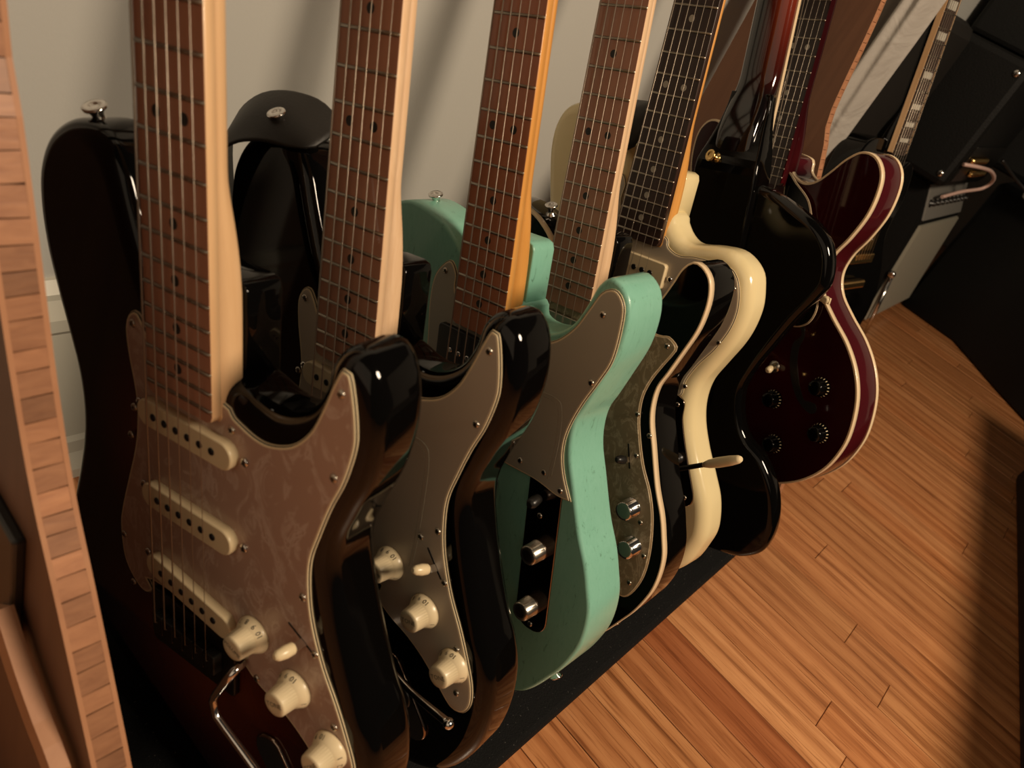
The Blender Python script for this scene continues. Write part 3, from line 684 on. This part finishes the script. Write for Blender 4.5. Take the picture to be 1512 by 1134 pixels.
# ------------------------------------------------------------------ guitar 6: black, seen from the back
g = guitar('g6', 'electric_guitar', 264, 'glossy black electric guitar turned back to front, with a red-brown neck')
obj('body', slab(contour(FIRE), -32, -6, 9, 9, 6), BLACK, g)
blk = spline([Vector(p) for p in [(-36,-262),(-36,-100),(-36,60),(-36,180),(-35,205),(-31,230),(-25,255),(-20,290),(27,290),(31,258),(36,232),(41,215),(41,196),(40,60),(38,-100),(38,-262)]], 8, True, (0, 3, 7, 8, 12, 15))
bm = slab(blk, -42, 0, 2.5, 3.5, 4); bmesh.ops.triangulate(bm, faces=[f for f in bm.faces if len(f.verts) > 4])
for v in bm.verts:
    t_ = min(1, max(0, (v.co.y*1000-Y0[0]-200)/85)); v.co.z *= 1-.66*t_*t_*(3-2*t_)
obj('centre_block', bm, BLACK, g)
neck(g, s=628, nfret=22, fz=12, side=NECKRED, board=ROSE, dot=PEARL, heel_y=262, heel_depth=46, bind=BINDING, end=170, x0=4., wn=40, wb=50); strings(g, 628, 16, 13); headstock(g, 628, 'both', BLACK)
strap_button(g, (18, 218, -38), (.35, .25, -1), GOLD, .9)
for yy in (120, 20): pickup(g, 0, yy, 72, 32, 0, -1, 5, GOLD, 3, 6, CHROME, ears=False)
obj('bridge', box(-42, 42, -8, 8, 0, 12, 2), GOLD, g); obj('tailpiece', box(-46, 46, -62, -46, 0, 12, 4), GOLD, g)
# ------------------------------------------------------------------ guitar 7: burgundy semi-hollow
g = guitar('g7', 'semi_hollow_guitar', 240, 'burgundy semi-hollow electric guitar with cream-bound body and f-hole, farthest in the rack')
ce = contour(ES); obj('body', slab(ce, -42, -.4, 1, 1, 2), REDRIM, g)
obj('body_top', slab(inset_ccw(ce, 2), -1, .6, .8, 0, 2), BURGUNDY, g)
obj('body_binding', ringband(ce, -5.2, .7, .5, 2.4), BINDING, g)
bbk = ringband(ce, -5.2, .7, .5, 2.4)
for v in bbk.verts: v.co.z = -.0424-v.co.z
obj('body_binding', bbk, BINDING, g)
PG7 = [(26,184),(43,174),(66,159),(80,138),(96,112),(111,80),(121,54),(124,36),(119,20),(106,10),(92,9),(76,22),(60,50),(40,62),(38,100),(36,140),(28,160)]
pg = obj('pickguard', slab(contour(PG7, 3.), 5, 6), BINDING, g); obj('guard_face', slab(inset_ccw(contour(PG7, 3.), 1.6), 5.6, 7.2, .5), BLACK, pg)
obj('black_ply', slab(inset_ccw(contour(PG7, 3.), .7), 5.9, 6.3), BLKP, pg); obj('white_ply', slab(inset_ccw(contour(PG7, 3.), 1.1), 6.2, 6.7), BINDING, pg)
br = obj('guard_bracket', box(116, 136, 50, 58, 2, 5, .8), CREAMP, g); obj('bracket_nut', lathe([(5, 0), (5, 4), (3, 5)], (130, 54, 2), seg=8), CREAMP, br)
for sg in (-1, 1):
    F = [(100,10),(108,8),(111,0),(107,-6),(103,-14),(106,-34),(116,-56),(130,-74),(146,-84),(158,-86),(164,-80),(161,-72),(152,-72),(144,-74),(138,-68),(128,-54),(118,-34),(114,-14),(116,0),(112,12),(105,16)]
    obj('f_hole', slab(contour([(x*sg, y) for x, y in F], 3.), .4, .75), BLKP, g)
for (x, y) in ((102,-92),(160,-48),(123,-147),(179,-102)):
    k = obj('knob', lathe([(12.5, 0), (12.5, 1.5), (10.5, 5), (9.6, 13), (8.6, 14), (5, 14.2)], (x, y, .8), seg=44, knurl=(2, 3)), BLACK, g)
    b = bmesh.new()
    for i in range(16):
        a = math.radians(i*20-60)
        p = Vector((x+math.cos(a)*11.3, y+math.sin(a)*11.3, 4.9)); q = Vector((x+math.cos(a)*12.5, y+math.sin(a)*12.5, 2.9)); n_ = Vector((-math.sin(a), math.cos(a), 0))*.45
        b.faces.new([b.verts.new(V(*w_)) for w_ in (p-n_, p+n_, q+n_, q-n_)])
    obj('knob_marks', b, CREAMP, k)
tg = obj('toggle_switch', lathe([(8, 0), (8, 1.2), (6, 2), (4, 4), (3, 4)], (88, -52, .6), seg=18), NICKEL, g)
obj('switch_tip', lathe([(2.5, 0), (4.2, 4), (4.4, 9), (2.4, 12)], (88, -52, 6), (.25, -.35, 1), 14), CREAMP, tg)
for yy in (118, 32): pickup(g, 0, yy, 72, 40, 0, 0, 8, CHROME, 3, 6, NICKEL, 1, 2, ears=False)
obj('bridge', box(-44, 44, -7, 7, 3, 15, 2), CHROME, g); obj('tailpiece', box(-46, 46, -58, -44, 3, 15, 4), CHROME, g)
neck(g, s=628, nfret=22, fz=18, side=BURGUNDY, board=ROSE, dot=PEARL, heel_y=225, heel_depth=30, bind=BURGUNDY, end=166); strings(g, 628, 21, 19); headstock(g, 628, 'both', BLACK)
# ------------------------------------------------------------------ guitar 8: leaning behind the rack
Y0[0] = 200; g = thing('electric_guitar', 'guitar with pearl block inlays and gold bridge leaning beyond the rack, seen edge-on', 'guitar', pose('g8'))
LPc = [(0,-200),(90,-190),(145,-150),(160,-90),(140,-30),(110,20),(108,60),(125,110),(122,160),(95,178),(70,165),(50,150),(28,160),(0,200),(-40,215),(-95,205),(-120,160),(-118,100),(-105,50),(-115,0),(-145,-50),(-160,-100),(-140,-155),(-90,-190)]
obj('body', slab(contour(LPc), -48, 0, 4, 4, 3), BLACK, g)
neck(g, s=628, nfret=20, fz=16, side=BLACK, board=ROSE, dot=PEARL, heel_y=230, heel_depth=44, bind=MAPLE, end=190, slabboard=9.)
for n in (3, 5, 7, 9, 12, 15, 17, 19):
    y = (fretpos(n, 628)+fretpos(n-1, 628))/2; h = (fretpos(n-1, 628)-fretpos(n, 628))*.55
    obj('block_inlay', box(-17, 17, y-h/2, y+h/2, 14.9, 15.12), PEARL, g)
strings(g, 628, 19, 17); headstock(g, 628, 'both', BLACK)
obj('bridge', box(-44, 44, -9, 9, 2, 18, 2), GOLD, g); obj('tailpiece', box(-48, 48, -60, -44, 2, 18, 4), GOLD, g)
for yy in (130, 35): pickup(g, 0, yy, 72, 40, 0, 0, 12, GOLD, 3, 6, CHROME, 1, 2, ears=False)

tag(obj('guitar_stand', box(-.36, -.20, 1.44, 1.60, 0, .100, .008, raw=True), TOLEX, smooth=False), 'low black stand on the floor under the leaning guitar with pearl block inlays', 'stand')
# bentwood piece beside near panel
bw = thing('plywood_stand', 'curved pale plywood leg at the bottom left corner, left of the near rack panel', 'stand')
bm2 = bmesh.new(); rings = []
for i, p in enumerate(cv):
    tt = (cv[min(i+1, len(cv)-1)]-cv[max(i-1, 0)]).normalized(); nr = Vector((-tt.y, tt.x)); nr = nr if nr.x > 0 else -nr
    rings.append([bm2.verts.new((q.x, y, max(0, q.y))) for q, y in ((p, .091), (p, .100), (p-nr*.02, .100), (p-nr*.02, .091))])
for a, c_ in zip(rings, rings[1:]):
    for i in range(4): bm2.faces.new((a[i], a[(i+1) % 4], c_[(i+1) % 4], c_[i])).smooth = False
bm2.faces.new(rings[0]); bm2.faces.new(rings[-1][::-1]); obj('curved_leg', bm2, PLYF, bw)

# ------------------------------------------------------------------ behind the rack
# hanging grey cloth
bm = bmesh.new(); NX, NZ = 60, 40; grid = []
for j in range(NZ+1):
    z = .02+1.05*j/NZ; row = []
    for i in range(NX+1):
        x = -.545+.125*i/NX*(1+.25*j/NZ); u = i/NX
        y = 1.40+.022*math.sin(u*14+.4*math.sin(z*5))+.010*math.sin(u*31+z*3)+.012*math.sin(z*17+u*9)*max(0, z-.5)
        row.append((x, y, z))
    grid.append(row)
A = [[bm.verts.new(p) for p in r] for r in grid]; B = [[bm.verts.new((p[0], p[1]+.002, p[2])) for p in r] for r in grid]
for j in range(NZ):
    for i in range(NX):
        bm.faces.new((A[j][i], A[j][i+1], A[j+1][i+1], A[j+1][i])).smooth = True; bm.faces.new((B[j][i], B[j+1][i], B[j+1][i+1], B[j][i+1])).smooth = True
for j in range(NZ):
    for r in (0, NX): bm.faces.new((A[j][r], B[j][r], B[j+1][r], A[j+1][r]))
for i in range(NX):
    for r in (0, NZ): bm.faces.new((A[r][i], B[r][i], B[r][i+1], A[r][i+1]))
tag(obj('curtain', bm, CLOTH), 'pale grey fabric hanging in folds behind the far rack panel', 'curtain')
def corner_screws(par, pts, ax=(0, -1, 0), r=.006):
    for p in pts: obj('screw', lathe([(r, -.001), (r, .001), (r*.7, .003), (r*.3, .0035)], p, ax, 12, raw=True), CHROME, par)
tag(obj('gig_bag', box(-.555, -.47, 1.58, 2.06, 0, .72, .03, raw=True), LEATHER), 'black padded bag leaning on the wall behind the hanging grey fabric', 'bag')
# lower amplifier: black tolex, silver grille facing the room
am = thing('guitar_amplifier', 'grey-grilled black guitar amplifier standing on the floor behind the rack', 'amplifier', Matrix.Translation((-.42, 2.37, 0)))
def amp_local(bm):
    for v in bm.verts: v.co -= Vector((-.42, 2.37, 0))
    return bm
prof = [(-.55, .01), (-.290, .01), (-.330, .31), (-.372, .40), (-.55, .40)]
def xprism(pr, y0, y1, bev=0):
    bm = bmesh.new(); a = [bm.verts.new((x, y0, z)) for x, z in pr]; b_ = [bm.verts.new((x, y1, z)) for x, z in pr]; n = len(pr)
    for i in range(n): bm.faces.new((a[i], a[(i+1) % n], b_[(i+1) % n], b_[i]))
    bm.faces.new(a); bm.faces.new(b_[::-1])
    if bev: bmesh.ops.bevel(bm, geom=bm.edges[:], offset=bev, segments=2, affect='EDGES')
    return bm
obj('cabinet', amp_local(xprism(prof, 2.14, 2.61, .006)), TOLEX, am)
obj('grille', amp_local(xprism([(-.300, .03), (-.283, .03), (-.321, .30), (-.338, .30)], 2.152, 2.598, .002)), GRILLE, am)
obj('control_panel', amp_local(xprism([(-.340, .312), (-.327, .314), (-.366, .395), (-.375, .390)], 2.155, 2.595, .001)), GRAYP, am)
for i in range(9):
    y = 2.18+i*.048
    k = obj('knob', amp_local(lathe([(.010, 0), (.010, .004), (.007, .006), (.0065, .014), (.005, .016)], (-.347, y, .352), (.9, 0, .43), 14, raw=True)), BLKP, am)
    obj('knob_cap', amp_local(lathe([(.0045, 0), (.0045, .001)], Vector((-.347, y, .352))+Vector((.9, 0, .43)).normalized()*.0162, (.9, 0, .43), 12, raw=True)), CHROME, k)
obj('tilt_leg', amp_local(tube([(-.300, 2.146, .16), (-.262, 2.150, .003)], .005, 8, raw=True)), CHROME, am)
obj('leg_pivot', amp_local(lathe([(.010, 0), (.010, .006), (.005, .009)], (-.303, 2.139, .17), (0, -1, 0), 14, raw=True)), CHROME, am)
corner_screws(am, [(-.08, -.232, .37), (.09, -.232, .06)])
# upper amplifier
am = thing('guitar_amplifier', 'plain black amplifier head with corner screws on top of the grey-grilled amplifier', 'amplifier', Matrix.Translation((-.44, 2.2, .408)))
bm = box(-.115, .110, -.13, .33, 0, .30, .016, raw=True); obj('cabinet', bm, TOLEX, am, smooth=False)
corner_screws(am, [(-.09, -.131, .27), (.088, -.131, .028), (.085, -.131, .27), (-.09, -.131, .03)], r=.008)
obj('front_panel', box(.108, .114, -.10, .31, .02, .11, .001, raw=True), BLKM, am)
for r_ in range(2):
    for i in range(8): obj('knob', lathe([(.008, 0), (.008, .006), (.006, .012), (.004, .013)], (.114, -.07+i*.022+.1*r_, .078-.036*r_), (1, 0, 0), 12, raw=True), GOLD, am)
tp = thing('stacked_case', 'small black case stacked on top of the plain amplifier head, top right', 'case', Matrix.Translation((-.40, 2.30, .712)))
obj('case_shell', box(-.145, .16, -.04, .26, 0, .30, .012, raw=True), TOLEX, tp, smooth=False)
obj('case_latch', box(.02, .045, -.046, -.038, .03, .055, .002, raw=True), CHROME, tp)
# black flight case / big cabinet on the floor at the right
cs = thing('equipment_case', 'large matt black cabinet filling the dark right background on the floor', 'case', Matrix.Translation((.3, 2.75, 0)))
cc = [(-.60, -.10), (-.58, -.16), (-.40, -.17), (-.22, -.34), (-.12, -.42), (.9, -.42), (.9, .35), (-.60, .35)]
Y0[0] = 0; bm = slab([Vector((x*1000, y*1000)) for x, y in cc], 5, 430, 14, 6, 4); obj('case_shell', bm, TOLEX, cs)
obj('case_handle', tube(spline([Vector(p) for p in [(-.03, -.425, .21), (-.03, -.45, .20), (.05, -.452, .19), (.12, -.45, .20), (.12, -.425, .21)]], .01, False), .008, 8, raw=True), LEATHER, cs)
# second black cabinet standing on it, upper right
c2 = thing('speaker_cabinet', 'black speaker cabinet in the upper right corner beyond the amplifier head', 'speaker', Matrix.Translation((-.20, 2.95, .432)))
obj('cabinet', box(-.30, .70, -.10, .30, 0, .62, .02, raw=True), TOLEX, c2, smooth=False)
corner_screws(c2, [(-.27, -.101, .58), (-.27, -.101, .04), (.2, -.101, .3)], r=.010)
obj('metal_corner', box(-.305, -.26, -.105, -.06, .58, .625, .004, raw=True), CHROME, c2)
# grey-covered amp edge and cables near the right edge
g3 = thing('guitar_case', 'dark grey guitar case with metal latch at the right edge below the gold knobs', 'case', Matrix.Translation((-.12, 2.50, .435)))
obj('case_lid', box(-.10, .30, -.02, .04, 0, .10, .012, raw=True), GRAYP, g3, smooth=False); obj('case_latch', box(.02, .06, -.028, -.018, .02, .06, .003, raw=True), CHROME, g3)
cab = tube(spline([Vector(p) for p in [(-.325, 2.08, .475), (-.300, 2.12, .482), (-.285, 2.22, .478), (-.280, 2.32, .455), (-.290, 2.34, .425), (-.315, 2.26, .402), (-.332, 2.18, .380)]], .01, False), .0045, 8, raw=True)
tag(obj('patch_cable', cab, mat('pink_cable', (.62, .42, .36), .4)), 'short pale pink looped cable in front of the amplifier controls', 'cable')
cab = tube(spline([Vector(p) for p in [(-.30, 2.36, .50), (-.24, 2.42, .47), (-.18, 2.44, .46), (-.10, 2.42, .50), (-.02, 2.44, .60)]], .01, False), .004, 8, raw=True)
tag(obj('black_cable', cab, BLKP), 'black cable drooping at the right edge beyond the pink cable', 'cable')
# low dark box at the right edge, near the camera
o = tag(obj('storage_box', box(0, .55, -1.2, 0, 0, .27, .012, raw=True), DARKB, smooth=False), 'dark brown box on the floor at the right edge of the view', 'box')
o.matrix_world = Matrix.Translation((.212, 1.95, 0)) @ Matrix.Rotation(math.radians(10.2), 4, 'Z')
